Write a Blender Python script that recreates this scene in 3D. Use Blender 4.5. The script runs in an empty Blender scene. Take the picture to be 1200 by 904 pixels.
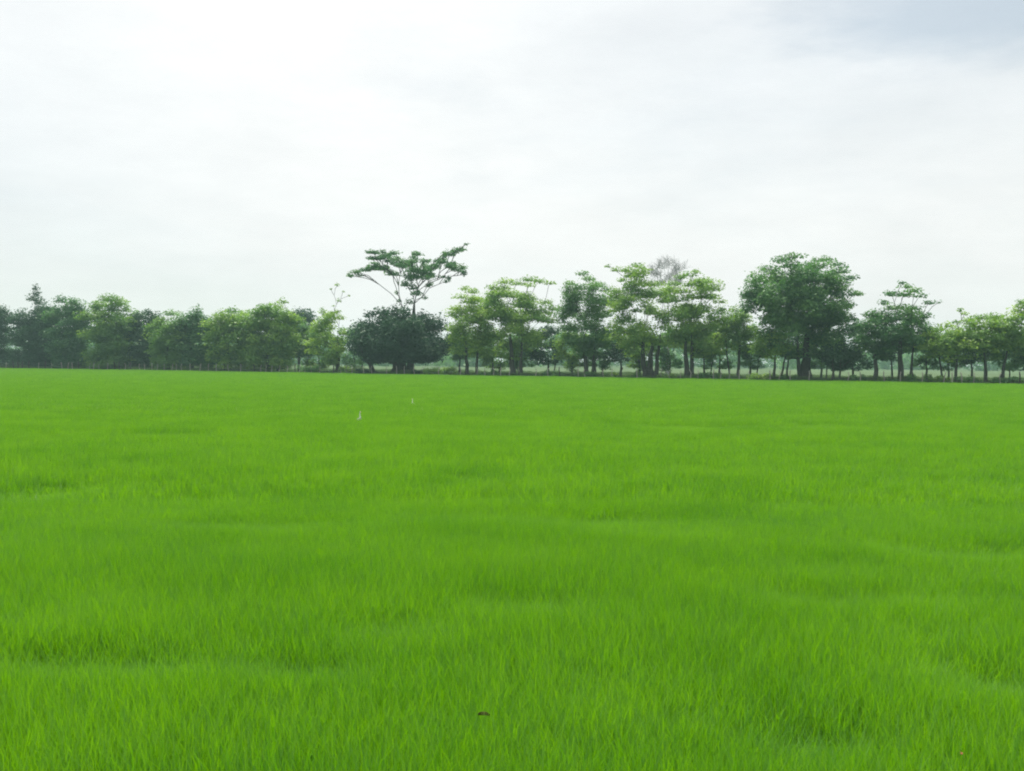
import bpy, bmesh, math, random
import numpy as np
from mathutils import Matrix, Vector

S = bpy.context.scene
COL = S.collection
R = math.radians

# ------------------------------------------------------------------ camera
FPX = 1177.0                       # focal length in pixels of the 1200 px wide photograph
CAM = Vector((0.0, 0.0, 2.42))
PITCH, ROLL = R(1.363), R(0.4526)
cd = bpy.data.cameras.new('camera')
cam = bpy.data.objects.new('camera', cd)
COL.objects.link(cam)
CM = Matrix.Rotation(R(90) - PITCH, 3, 'X') @ Matrix.Rotation(ROLL, 3, 'Z')
cam.matrix_world = Matrix.Translation(CAM) @ CM.to_4x4()
cd.sensor_width = 36.0
cd.lens = 36.0 * FPX / 1200.0
cd.clip_start, cd.clip_end = 0.1, 6000.0
S.camera = cam

def ray(px, py):
    return CM @ Vector(((px - 600.0) / FPX, -(py - 452.0) / FPX, -1.0))

# ------------------------------------------------------------------ world, sun, exposure
SUN_EL, SUN_AZ = R(63), R(-10)     # azimuth from +Y towards +X
W = bpy.data.worlds.new("World"); S.world = W; W.use_nodes = True
nt = W.node_tree; N = nt.nodes; L = nt.links
N.clear()
def nd(tree, typ, **kw):
    n = tree.nodes.new(typ)
    for k, v in kw.items(): setattr(n, k, v)
    return n
wout = nd(nt, 'ShaderNodeOutputWorld')
sky = nd(nt, 'ShaderNodeTexSky', sky_type='NISHITA', sun_disc=False)
sky.sun_elevation, sky.sun_rotation = SUN_EL, SUN_AZ
sky.dust_density = 0.6; sky.ozone_density = 0.5
bg_sky = nd(nt, 'ShaderNodeBackground'); bg_sky.inputs['Strength'].default_value = 0.075
tint_ = nd(nt, 'ShaderNodeVectorMath', operation='MULTIPLY'); tint_.inputs[1].default_value = (0.96, 1.09, 1.04)
L.new(sky.outputs[0], tint_.inputs[0]); L.new(tint_.outputs[0], bg_sky.inputs['Color'])
tc = nd(nt, 'ShaderNodeTexCoord')
mp = nd(nt, 'ShaderNodeMapping'); mp.inputs['Scale'].default_value = (1.0, 1.0, 3.2); mp.inputs['Location'].default_value = (0.35, 0.2, 0.1)
L.new(tc.outputs['Generated'], mp.inputs['Vector'])
nz = nd(nt, 'ShaderNodeTexNoise'); nz.inputs['Scale'].default_value = 2.2; nz.inputs['Detail'].default_value = 6; nz.inputs['Roughness'].default_value = 0.55
nz.inputs['Distortion'].default_value = 0.25
L.new(mp.outputs[0], nz.inputs['Vector'])
nz2 = nd(nt, 'ShaderNodeTexNoise'); nz2.inputs['Scale'].default_value = 6.0; nz2.inputs['Detail'].default_value = 5; nz2.inputs['Roughness'].default_value = 0.6
L.new(mp.outputs[0], nz2.inputs['Vector'])
# brightness of the cloud sheet: a little uneven, brighter towards the veiled sun
sd = Vector((math.cos(SUN_EL) * math.sin(SUN_AZ), math.cos(SUN_EL) * math.cos(SUN_AZ), math.sin(SUN_EL)))
dot = nd(nt, 'ShaderNodeVectorMath', operation='DOT_PRODUCT'); dot.inputs[1].default_value = sd
L.new(tc.outputs['Generated'], dot.inputs[0])
glow = nd(nt, 'ShaderNodeFloatCurve'); gc = glow.mapping.curves[0]
glow.mapping.clip_max_y = 2.0; glow.mapping.clip_min_x = -1.0
for i, (x, y) in enumerate(((-1.0, .60), (.0, .68), (.44, .845), (.52, .875), (.62, .925), (.75, .985), (1.0, 1.15))):
    if i < 2: gc.points[i].location = (x, y)
    else: gc.points.new(x, y)
glow.mapping.update()
L.new(dot.outputs['Value'], glow.inputs['Value'])
wisp = nd(nt, 'ShaderNodeMapRange'); wisp.inputs['From Min'].default_value = 0.25; wisp.inputs['From Max'].default_value = 0.75
wisp.inputs['To Min'].default_value = 0.955; wisp.inputs['To Max'].default_value = 1.055
L.new(nz2.outputs['Fac'], wisp.inputs['Value'])
mul = nd(nt, 'ShaderNodeMath', operation='MULTIPLY'); L.new(glow.outputs[0], mul.inputs[0]); L.new(wisp.outputs[0], mul.inputs[1])
bg_cl = nd(nt, 'ShaderNodeBackground'); bg_cl.inputs['Color'].default_value = (0.968, 0.974, 0.962, 1)
L.new(mul.outputs[0], bg_cl.inputs['Strength'])
cover = nd(nt, 'ShaderNodeMapRange'); cover.inputs['From Min'].default_value = 0.30; cover.inputs['From Max'].default_value = 0.50
cover.inputs['To Min'].default_value = 0.86; cover.inputs['To Max'].default_value = 0.97
L.new(nz.outputs['Fac'], cover.inputs['Value'])
# the thin place in the cloud, high on the right, where some blue comes through
g0 = ray(1120, 14).normalized()
gs_ = nd(nt, 'ShaderNodeVectorMath', operation='SUBTRACT'); gs_.inputs[1].default_value = g0; L.new(tc.outputs['Generated'], gs_.inputs[0])
gm_ = nd(nt, 'ShaderNodeVectorMath', operation='MULTIPLY'); gm_.inputs[1].default_value = (1.0, 1.0, 3.4); L.new(gs_.outputs[0], gm_.inputs[0])
gl_ = nd(nt, 'ShaderNodeVectorMath', operation='LENGTH'); L.new(gm_.outputs[0], gl_.inputs[0])
gn_ = nd(nt, 'ShaderNodeMath', operation='MULTIPLY_ADD'); gn_.inputs[1].default_value = 0.22; L.new(nz2.outputs['Fac'], gn_.inputs[0]); L.new(gl_.outputs['Value'], gn_.inputs[2])
gr_ = nd(nt, 'ShaderNodeMapRange', interpolation_type='SMOOTHSTEP'); gr_.inputs['From Min'].default_value = 0.16; gr_.inputs['From Max'].default_value = 0.32
gr_.inputs['To Min'].default_value = 0.62; gr_.inputs['To Max'].default_value = 1.0; L.new(gn_.outputs[0], gr_.inputs['Value'])
cov2 = nd(nt, 'ShaderNodeMath', operation='MULTIPLY'); gr2 = nd(nt, 'ShaderNodeMapRange', interpolation_type='SMOOTHSTEP'); gr2.inputs['From Min'].default_value = 0.18; gr2.inputs['From Max'].default_value = 0.85
gr2.inputs['To Min'].default_value = 0.78; gr2.inputs['To Max'].default_value = 1.0; L.new(gn_.outputs[0], gr2.inputs['Value'])
# and a broad thinner stretch low on the left
lf_ = nd(nt, 'ShaderNodeVectorMath', operation='DISTANCE'); lf_.inputs[1].default_value = ray(-150, 220).normalized(); L.new(tc.outputs['Generated'], lf_.inputs[0])
ln_ = nd(nt, 'ShaderNodeMath', operation='MULTIPLY_ADD'); ln_.inputs[1].default_value = 0.15; L.new(nz2.outputs['Fac'], ln_.inputs[0]); L.new(lf_.outputs['Value'], ln_.inputs[2])
gr3 = nd(nt, 'ShaderNodeMapRange', interpolation_type='SMOOTHSTEP'); gr3.inputs['From Min'].default_value = 0.05; gr3.inputs['From Max'].default_value = 0.55
gr3.inputs['To Min'].default_value = 0.80; gr3.inputs['To Max'].default_value = 1.0; L.new(ln_.outputs[0], gr3.inputs['Value'])
cov0 = nd(nt, 'ShaderNodeMath', operation='MULTIPLY'); L.new(gr3.outputs[0], cov0.inputs[1])
L.new(cover.outputs[0], cov0.inputs[0])
cov1 = nd(nt, 'ShaderNodeMath', operation='MULTIPLY'); L.new(cov0.outputs[0], cov1.inputs[0]); L.new(gr2.outputs[0], cov1.inputs[1])
L.new(cov1.outputs[0], cov2.inputs[0]); L.new(gr_.outputs[0], cov2.inputs[1])
mixw = nd(nt, 'ShaderNodeMixShader')
L.new(cov2.outputs[0], mixw.inputs[0]); L.new(bg_sky.outputs[0], mixw.inputs[1]); L.new(bg_cl.outputs[0], mixw.inputs[2])
L.new(mixw.outputs[0], wout.inputs['Surface'])

sl = bpy.data.lights.new('sun', 'SUN'); sl.energy = 5.0; sl.angle = R(6); sl.color = (1.0, 0.95, 0.86)
so = bpy.data.objects.new('sun', sl); COL.objects.link(so)
so.rotation_euler = (-sd).to_track_quat('-Z', 'Y').to_euler(); so.location = (0, 0, 80)

S.view_settings.view_transform = 'Standard'; S.view_settings.look = 'None'
S.view_settings.gamma = 1.0; S.view_settings.exposure = 0.2; S.view_settings.use_curve_mapping = False
S.render.engine = 'CYCLES'
C = S.cycles
C.max_bounces = 6; C.diffuse_bounces = 4; C.glossy_bounces = 1; C.transmission_bounces = 4; C.volume_bounces = 0
C.transparent_max_bounces = 4; C.caustics_reflective = False; C.caustics_refractive = False
C.pixel_filter_type = 'GAUSSIAN'; C.filter_width = 2.3
C.use_denoising = True; C.denoiser = 'OPENIMAGEDENOISE'; C.denoising_input_passes = 'RGB_ALBEDO_NORMAL'; C.denoising_prefilter = 'NONE'

# ------------------------------------------------------------------ pixel helpers (photograph pixels -> the place)
def at(px, py, depth):
    return CAM + ray(px, py) * depth
def on_plane(px, py, z):
    d = ray(px, py); t = (z - CAM.z) / d.z
    return CAM + d * t
CROP = 0.42                        # height of the rice canopy
ED_L, ED_R = on_plane(0, 431, CROP), on_plane(1200, 449, CROP)
ED_DIR = (ED_R - ED_L).xy.normalized()
ED_NRM = Vector((-ED_DIR.y, ED_DIR.x))          # away from the camera
def edge_at(px, off=0.0):
    """ground point seen in photo column px, off metres behind the field edge; returns point, depth"""
    d = ray(px, 440); d2 = d.xy
    # solve (t*d2 - ED_L) . NRM = off
    t = (ED_L.xy.dot(ED_NRM) + off - CAM.xy.dot(ED_NRM)) / d2.dot(ED_NRM)
    p = CAM.xy + d2 * t
    return Vector((p.x, p.y, 0.0)), t

# ------------------------------------------------------------------ object helpers
def tag(o, label=None, cat=None, group=None, kind=None):
    if label: o['label'] = label
    if cat: o['category'] = cat
    if group: o['group'] = group
    if kind: o['kind'] = kind
    return o
def mesh_np(name, verts, faces4=None, faces3=None, mat=None, tint=None, smooth=False):
    """verts (n,3); faces4 (m,4); faces3 (k,3) -> mesh data; tint per vertex"""
    me = bpy.data.meshes.new(name)
    v = np.asarray(verts, dtype=np.float32).reshape(-1, 3)
    f4 = np.zeros((0, 4), np.int32) if faces4 is None else np.asarray(faces4, np.int32).reshape(-1, 4)
    f3 = np.zeros((0, 3), np.int32) if faces3 is None else np.asarray(faces3, np.int32).reshape(-1, 3)
    nl = f4.size + f3.size; npoly = len(f4) + len(f3)
    me.vertices.add(len(v)); me.vertices.foreach_set('co', v.ravel())
    me.loops.add(nl); me.loops.foreach_set('vertex_index', np.concatenate([f4.ravel(), f3.ravel()]).astype(np.int32))
    me.polygons.add(npoly)
    st = np.concatenate([np.arange(len(f4)) * 4, len(f4) * 4 + np.arange(len(f3)) * 3]).astype(np.int32)
    tot = np.concatenate([np.full(len(f4), 4), np.full(len(f3), 3)]).astype(np.int32)
    me.polygons.foreach_set('loop_start', st)
    if smooth: me.polygons.foreach_set('use_smooth', np.ones(npoly, bool))
    if tint is not None:
        a = me.attributes.new('tint', 'FLOAT', 'POINT'); a.data.foreach_set('value', np.asarray(tint, np.float32))
    if mat: me.materials.append(mat)
    me.update(calc_edges=True); me.validate()
    return me
def link(name, me, parent=None, loc=None):
    o = bpy.data.objects.new(name, me); COL.objects.link(o)
    if loc is not None: o.location = loc
    if parent is not None: o.parent = parent
    return o
def empty(name, loc):
    o = bpy.data.objects.new(name, None); COL.objects.link(o); o.location = loc; o.empty_display_size = 0.3
    return o

# ------------------------------------------------------------------ materials
def new_mat(name):
    m = bpy.data.materials.new(name); m.use_nodes = True; m.node_tree.nodes.clear()
    return m, m.node_tree
def leaf_mat(name, col, warm, transl=0.38, gloss=0.05, rough=0.45, noise_scale=0.35, patch=0.25, pale=None):
    """two-sided leaf: base colour varied per leaf ('tint') and by patches of the plant; lets light through"""
    m, t = new_mat(name); l = t.links
    out = nd(t, 'ShaderNodeOutputMaterial')
    at_ = nd(t, 'ShaderNodeAttribute', attribute_name='tint')
    geo = nd(t, 'ShaderNodeNewGeometry')
    mpn = nd(t, 'ShaderNodeMapping'); mpn.inputs['Scale'].default_value = (1, 1, 0.35)
    l.new(geo.outputs['Position'], mpn.inputs['Vector'])
    nz = nd(t, 'ShaderNodeTexNoise'); nz.inputs['Scale'].default_value = noise_scale; nz.inputs['Detail'].default_value = 3
    l.new(mpn.outputs[0], nz.inputs['Vector'])
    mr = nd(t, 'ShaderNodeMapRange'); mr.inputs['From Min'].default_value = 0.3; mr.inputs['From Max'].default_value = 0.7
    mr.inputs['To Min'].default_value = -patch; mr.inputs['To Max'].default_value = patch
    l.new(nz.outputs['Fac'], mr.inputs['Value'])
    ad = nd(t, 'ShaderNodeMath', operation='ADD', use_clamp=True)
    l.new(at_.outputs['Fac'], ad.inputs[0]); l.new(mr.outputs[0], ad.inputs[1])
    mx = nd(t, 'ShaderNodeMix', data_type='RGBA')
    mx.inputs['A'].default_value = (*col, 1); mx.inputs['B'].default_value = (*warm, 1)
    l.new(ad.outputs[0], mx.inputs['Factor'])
    if pale:
        pm = nd(t, 'ShaderNodeMapRange'); pm.inputs['From Min'].default_value = 1.2; pm.inputs['From Max'].default_value = 1.6
        l.new(at_.outputs['Fac'], pm.inputs['Value'])
        mp_ = nd(t, 'ShaderNodeMix', data_type='RGBA'); mp_.inputs['B'].default_value = (*pale, 1)
        l.new(mx.outputs['Result'], mp_.inputs['A']); l.new(pm.outputs[0], mp_.inputs['Factor']); mx = mp_
    di = nd(t, 'ShaderNodeBsdfDiffuse'); l.new(mx.outputs['Result'], di.inputs['Color'])
    hs = nd(t, 'ShaderNodeHueSaturation'); hs.inputs['Hue'].default_value = 0.485; hs.inputs['Saturation'].default_value = 1.1; hs.inputs['Value'].default_value = 1.15
    l.new(mx.outputs['Result'], hs.inputs['Color'])
    tr = nd(t, 'ShaderNodeBsdfTranslucent'); l.new(hs.outputs[0], tr.inputs['Color'])
    m1 = nd(t, 'ShaderNodeMixShader'); m1.inputs[0].default_value = transl
    l.new(di.outputs[0], m1.inputs[1]); l.new(tr.outputs[0], m1.inputs[2])
    gl = nd(t, 'ShaderNodeBsdfGlossy'); gl.inputs['Roughness'].default_value = rough; gl.inputs['Color'].default_value = (1, 1, 1, 1)
    m2 = nd(t, 'ShaderNodeMixShader'); m2.inputs[0].default_value = gloss
    l.new(m1.outputs[0], m2.inputs[1]); l.new(gl.outputs[0], m2.inputs[2])
    l.new(m2.outputs[0], out.inputs['Surface'])
    return m
def rough_mat(name, c1, c2, scale=3.0, rough=0.9, stretch=(1, 1, 1), bump=0.0, detail=6):
    m, t = new_mat(name); l = t.links
    out = nd(t, 'ShaderNodeOutputMaterial'); p = nd(t, 'ShaderNodeBsdfPrincipled')
    tcn = nd(t, 'ShaderNodeTexCoord'); mpn = nd(t, 'ShaderNodeMapping'); mpn.inputs['Scale'].default_value = stretch
    l.new(tcn.outputs['Object'], mpn.inputs['Vector'])
    nz = nd(t, 'ShaderNodeTexNoise'); nz.inputs['Scale'].default_value = scale; nz.inputs['Detail'].default_value = detail
    l.new(mpn.outputs[0], nz.inputs['Vector'])
    cr = nd(t, 'ShaderNodeValToRGB'); cr.color_ramp.elements[0].position = 0.3; cr.color_ramp.elements[1].position = 0.7
    cr.color_ramp.elements[0].color = (*c1, 1); cr.color_ramp.elements[1].color = (*c2, 1)
    l.new(nz.outputs['Fac'], cr.inputs['Fac']); l.new(cr.outputs[0], p.inputs['Base Color'])
    p.inputs['Roughness'].default_value = rough; p.inputs['Specular IOR Level'].default_value = 0.25
    if bump:
        b = nd(t, 'ShaderNodeBump'); b.inputs['Strength'].default_value = bump; b.inputs['Distance'].default_value = 0.05
        l.new(nz.outputs['Fac'], b.inputs['Height']); l.new(b.outputs[0], p.inputs['Normal'])
    l.new(p.outputs[0], out.inputs['Surface'])
    return m

M_RICE = leaf_mat('rice_blade', (0.083, 0.303, 0.009), (0.180, 0.445, 0.022), 0.48, 0.035, 0.5, 0.45, 0.32, (0.34, 0.48, 0.14))
M_PAST = leaf_mat('pasture_blade', (0.062, 0.132, 0.038), (0.115, 0.185, 0.060), 0.35, 0.02, 0.6, 0.12, 0.2)
M_LIGHT = leaf_mat('leaf_light', (0.108, 0.260, 0.044), (0.290, 0.480, 0.064), 0.49, 0.03, 0.5, 0.25, 0.2)
M_MID = leaf_mat('leaf_mid', (0.050, 0.170, 0.048), (0.135, 0.310, 0.062), 0.45, 0.03, 0.5, 0.25, 0.2)
M_DARK = leaf_mat('leaf_dark', (0.020, 0.072, 0.034), (0.040, 0.110, 0.042), 0.30, 0.02, 0.5, 0.3, 0.2)
M_BARK = rough_mat('bark', (0.028, 0.027, 0.023), (0.070, 0.066, 0.056), 4.0, 0.95, (1, 1, 0.25), 0.6)
M_BARKP = rough_mat('bark_pale', (0.32, 0.335, 0.34), (0.44, 0.455, 0.46), 4.0, 0.95, (1, 1, 0.25), 0.5)
M_POST = rough_mat('weathered_wood', (0.24, 0.23, 0.20), (0.46, 0.44, 0.39), 5.0, 0.9, (1, 1, 0.15), 0.4)
M_POSTD = rough_mat('dark_wood', (0.035, 0.032, 0.028), (0.09, 0.08, 0.07), 5.0, 0.9, (1, 1, 0.15), 0.4)
M_WIRE = rough_mat('rusty_wire', (0.12, 0.10, 0.08), (0.22, 0.19, 0.16), 8.0, 0.6)
M_SOIL = rough_mat('wet_soil', (0.022, 0.021, 0.012), (0.048, 0.046, 0.024), 1.4, 0.95, (1, 1, 1), 0.5)
M_GROUND = rough_mat('pasture_ground', (0.048, 0.092, 0.030), (0.082, 0.130, 0.046), 0.06, 1.0, (1, 1, 1), 0.2)
M_FEATHER = rough_mat('white_feathers', (0.74, 0.74, 0.71), (0.84, 0.84, 0.82), 20, 0.8)
M_BILL = rough_mat('yellow_bill', (0.60, 0.40, 0.06), (0.70, 0.48, 0.10), 20, 0.5)
M_LEGS = rough_mat('dark_legs', (0.03, 0.03, 0.028), (0.06, 0.06, 0.05), 20, 0.6)
M_DEAD = rough_mat('dry_leaf', (0.024, 0.036, 0.004), (0.075, 0.080, 0.010), 30, 1.0)
M_RED = rough_mat('reddish_leaf', (0.16, 0.06, 0.025), (0.28, 0.11, 0.04), 30, 0.8)

# ------------------------------------------------------------------ smooth value noise
def vnoise(x, y, seed):
    rng = np.random.RandomState(seed); tab = rng.rand(256, 256)
    xi = np.floor(x).astype(int); yi = np.floor(y).astype(int); fx = x - xi; fy = y - yi
    fx = fx * fx * (3 - 2 * fx); fy = fy * fy * (3 - 2 * fy)
    g = lambda a, b: tab[a % 256, b % 256]
    return ((g(xi, yi) * (1 - fx) + g(xi + 1, yi) * fx) * (1 - fy) + (g(xi, yi + 1) * (1 - fx) + g(xi + 1, yi + 1) * fx) * fy) * 2 - 1

# ------------------------------------------------------------------ ground
gnd = link('ground', mesh_np('ground', [(-1500, -300, 0), (1500, -300, 0), (1500, 1400, 0), (-1500, 1400, 0)], [(0, 1, 2, 3)], mat=M_GROUND))
tag(gnd, 'pale green pasture ground beyond the field', kind='structure')
a0 = ED_L.xy - ED_DIR * 120; a1 = ED_R.xy + ED_DIR * 90
fs = [(-60, -25, .004), (60, -25, .004), (a1.x, a1.y, .004), (a0.x, a0.y, .004)]
fld = link('field_soil', mesh_np('field_soil', fs, [(0, 1, 2, 3)], mat=M_SOIL))
tag(fld, 'wet dark soil under the young rice', kind='structure')

# ------------------------------------------------------------------ rice tufts (source meshes, instanced as geometry)
def tuft(name, seed, nblades, radius, width, mat, hmin=0.72, hmax=1.06, h0=0.42, lean=0.30, flat=0.0):
    rng = np.random.RandomState(seed)
    V = []; F4 = []; F3 = []; T = []
    for i in range(nblades):
        a = rng.rand() * 6.283; r = radius * math.sqrt(rng.rand())
        bx, by = r * math.cos(a), r * math.sin(a)
        h = h0 * (hmin + (hmax - hmin) * rng.rand()) * (1.14 if rng.rand() < .05 else 1); w = width * (0.7 + 0.6 * rng.rand())
        la = rng.rand() * 6.283; ln = lean * h * (0.25 + 1.1 * rng.rand()); droop = 0.10 * h * rng.rand()
        fa = la + 1.5708 + rng.randn() * 0.7
        wx, wy = math.cos(fa), math.sin(fa)
        tint = min(1, max(0, 0.45 + rng.randn() * 0.30))
        if rng.rand() < 0.03: tint = 1.0
        if rng.rand() < 0.004: tint = 2.0; w *= 1.3; ln *= 1.4; h *= 1.06
        b = len(V)
        for t, ww in ((0, .7), (.38, 1.0), (.74, .72)):
            cx = bx + math.cos(la) * ln * t ** 1.9; cy = by + math.sin(la) * ln * t ** 1.9; z = h * t
            V.append((cx - wx * w * ww / 2, cy - wy * w * ww / 2, z)); V.append((cx + wx * w * ww / 2, cy + wy * w * ww / 2, z))
        V.append((bx + math.cos(la) * ln * 1.05, by + math.sin(la) * ln * 1.05, h - droop))
        F4 += [(b, b + 1, b + 3, b + 2), (b + 2, b + 3, b + 5, b + 4)]; F3.append((b + 4, b + 5, b + 6))
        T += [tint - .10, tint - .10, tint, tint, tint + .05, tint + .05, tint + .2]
    me = mesh_np(name, V, F4, F3, mat, T)
    return bpy.data.objects.new(name, me)

def scatter(name, pts, rotz, tilt, scl, idx, sources, label):
    """one object whose points grow the tufts (geometry nodes)"""
    n = len(pts)
    me = bpy.data.meshes.new(name); me.vertices.add(n); me.vertices.foreach_set('co', pts.astype(np.float32).ravel())
    def attr(nm, typ, key, arr):
        a = me.attributes.new(nm, typ, 'POINT'); a.data.foreach_set(key, arr.ravel())
    attr('rot', 'FLOAT_VECTOR', 'vector', np.stack([tilt[:, 0], tilt[:, 1], rotz], 1).astype(np.float32))
    attr('scl', 'FLOAT_VECTOR', 'vector', scl.astype(np.float32))
    attr('idx', 'INT', 'value', idx.astype(np.int32))
    me.update()
    o = link(name, me)
    me.materials.append(sources[0].data.materials[0])
    g = bpy.data.node_groups.new(name + '_tufts', 'GeometryNodeTree')
    g.interface.new_socket('Geometry', in_out='INPUT', socket_type='NodeSocketGeometry')
    g.interface.new_socket('Geometry', in_out='OUTPUT', socket_type='NodeSocketGeometry')
    gi = g.nodes.new('NodeGroupInput'); go = g.nodes.new('NodeGroupOutput')
    gti = None; ginst = g.nodes.new('GeometryNodeJoinGeometry')
    for s in reversed(sources):
        oi = g.nodes.new('GeometryNodeObjectInfo'); oi.inputs['Object'].default_value = s; oi.inputs['As Instance'].default_value = False
        ti = g.nodes.new('GeometryNodeGeometryToInstance')
        g.links.new(oi.outputs['Geometry'], ti.inputs[0]); g.links.new(ti.outputs[0], ginst.inputs[0])
    iop = g.nodes.new('GeometryNodeInstanceOnPoints')
    iop.inputs['Pick Instance'].default_value = True
    def na(nm, dt):
        x = g.nodes.new('GeometryNodeInputNamedAttribute'); x.data_type = dt; x.inputs['Name'].default_value = nm
        return next(s for s in x.outputs if s.enabled and s.name == 'Attribute')
    e2r = g.nodes.new('FunctionNodeEulerToRotation')
    g.links.new(na('rot', 'FLOAT_VECTOR'), e2r.inputs[0])
    g.links.new(gi.outputs[0], iop.inputs['Points']); g.links.new(ginst.outputs[0], iop.inputs['Instance'])
    g.links.new(na('idx', 'INT'), iop.inputs['Instance Index'])
    g.links.new(e2r.outputs[0], iop.inputs['Rotation']); g.links.new(na('scl', 'FLOAT_VECTOR'), iop.inputs['Scale'])
    g.links.new(iop.outputs[0], go.inputs[0])
    md = o.modifiers.new('tufts', 'NODES'); md.node_group = g
    tag(o, label, kind='stuff')
    return o

# dips in the canopy where the photograph shows darker hollows: photo pixel, half-width px, half-depth px, depth
DIPS = [(110, 748, 150, 16, .42), (45, 565, 60, 9, .35), (340, 755, 110, 16, .28), (1145, 628, 110, 9, .42), (1175, 770, 75, 20, .34),
        (620, 690, 120, 14, .22), (960, 830, 110, 26, .24), (460, 715, 80, 14, .24), (300, 600, 130, 6, .26), (700, 596, 150, 6, .24),
        (1010, 680, 120, 9, .22), (950, 683, 60, 8, .18), (850, 495, 90, 2.5, .25), (960, 494, 60, 2.5, .25), (100, 470, 160, 2, .2),
        (330, 800, 60, 14, .15), (760, 610, 90, 6, .18), (230, 505, 120, 3, .18)]
DW = []
for px, py, rx, ry, dp in DIPS:
    c = on_plane(px, py, CROP); e = on_plane(px + rx, py, CROP); f = on_plane(px, py + ry, CROP); b_ = on_plane(px, py - ry, CROP)
    DW.append((c.x, c.y, (e - c).length, (b_ - f).length / 2, dp))
def canopy(x, y):
    h = 1 + 0.13 * vnoise(x / 5 + 7, y / 2.0, 1) + 0.055 * vnoise(x / 1.6, y / 0.8, 2) + 0.045 * vnoise(x / .5, y / .4, 3) + 0.09 * vnoise(x / 14, y / 7, 5)
    for cx, cy, rx, ry, dp in DW:
        q = ((x - cx) / rx) ** 2 + ((y - cy) / ry) ** 2
        wob = 1 + 0.3 * vnoise(x / .9, y / .6, 9)
        h -= 1.45 * dp * wob * np.exp(-q * 1.2)
    return np.clip(h, .35, 1.5)

rng = np.random.RandomState(11)
LOD = [  # y0, y1, per m2, blades, radius, width
    (2.2, 15, 105, 40, .10, .0050), (15, 38, 24, 44, .21, .010), (38, 85, 8.5, 62, .34, .014), (85, 330, 2.0, 84, .70, .028)]
P = []; I = []; src = []
for li, (y0, y1, dens, nb, rad, wid) in enumerate(LOD):
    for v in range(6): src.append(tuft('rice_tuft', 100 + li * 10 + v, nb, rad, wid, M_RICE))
    xm = min(.56 * y1 + 5, 140)
    n = int(dens * 2 * xm * (y1 - y0))
    st = 1 / math.sqrt(dens)
    gx, gy = np.meshgrid(np.arange(-xm, xm, st), np.arange(y0, y1, st))
    x = gx.ravel() + st * .9 * (rng.rand(gx.size) - .5); y = gy.ravel() + st * .9 * (rng.rand(gx.size) - .5); n = len(x)
    y = y + (rng.randn(n) * (.06 * y0) if li else 0)
    keep = (np.abs(x) < .56 * y + 5) & (y > 2.2)
    keep &= ((x - ED_L.x) * ED_NRM.x + (y - ED_L.y) * ED_NRM.y) < -0.3
    x, y = x[keep], y[keep]
    P.append(np.stack([x, y, np.full(len(x), .004)], 1)); I.append(li * 6 + rng.randint(0, 6, len(x)))
P = np.concatenate(P); I = np.concatenate(I); n = len(P)
H = canopy(P[:, 0], P[:, 1])
LEAF_SPOTS = [on_plane(567, 833, .37), on_plane(1126, 884, .38)]
for q in LEAF_SPOTS:
    d = np.hypot(P[:, 0] - q.x, P[:, 1] - (q.y - .05)); H = np.where(d < .22, np.minimum(H, .90), H)
sc = np.stack([0.85 + .3 * rng.rand(n), 0.85 + .3 * rng.rand(n), H * (0.92 + .16 * rng.rand(n))], 1)
wind = 0.10 * vnoise(P[:, 0] / 4, P[:, 1] / 3, 21); wind2 = 0.10 * vnoise(P[:, 0] / 4, P[:, 1] / 3, 22)
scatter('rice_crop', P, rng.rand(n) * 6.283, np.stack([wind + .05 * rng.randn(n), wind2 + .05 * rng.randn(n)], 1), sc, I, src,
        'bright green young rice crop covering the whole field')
print('rice tufts', n)

# ------------------------------------------------------------------ rough grass beyond the field edge
gs = [tuft('pasture_tuft', 300 + v, 60, .5, .045, M_PAST, .4, 1.1, .5, .5) for v in range(3)]
n = 9000
t_ = rng.rand(n) * ((ED_R - ED_L).xy.length + 90) - 45; o_ = .9 + 70 * rng.rand(n) ** 2.2
x = ED_L.x + ED_DIR.x * t_ + ED_NRM.x * o_; y = ED_L.y + ED_DIR.y * t_ + ED_NRM.y * o_
hh = (.55 + .75 * np.clip(.5 + .8 * vnoise(t_ / 6, o_ / 4, 31), 0, 1.2)) * np.where(o_ < 5, 1.7, 1.0)
scatter('pasture_grass', np.stack([x, y, np.zeros(n)], 1), rng.rand(n) * 6.283, .08 * rng.randn(n, 2), np.stack([np.ones(n), np.ones(n), hh], 1),
        rng.randint(0, 3, n), gs, 'pale rough grass growing under and behind the far trees')

# ------------------------------------------------------------------ trees
def tube_rings(path, radii, sides, V, F4, twist=0.0):
    b = len(V); prev = None
    for i, (p, r) in enumerate(zip(path, radii)):
        d = (path[min(i + 1, len(path) - 1)] - path[max(i - 1, 0)])
        d = d.normalized() if d.length > 1e-6 else Vector((0, 0, 1))
        ref = Vector((1, 0, 0)) if abs(d.x) < .8 else Vector((0, 1, 0))
        u = d.cross(ref).normalized(); w = d.cross(u)
        for k in range(sides):
            a = 6.28318 * k / sides
            rr = r * (1 + .12 * math.sin(3 * a + i * 1.7 + twist))
            V.append(p + u * (math.cos(a) * rr) + w * (math.sin(a) * rr))
    for i in range(len(path) - 1):
        for k in range(sides):
            k2 = (k + 1) % sides
            F4.append((b + i * sides + k, b + i * sides + k2, b + (i + 1) * sides + k2, b + (i + 1) * sides + k))

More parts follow.
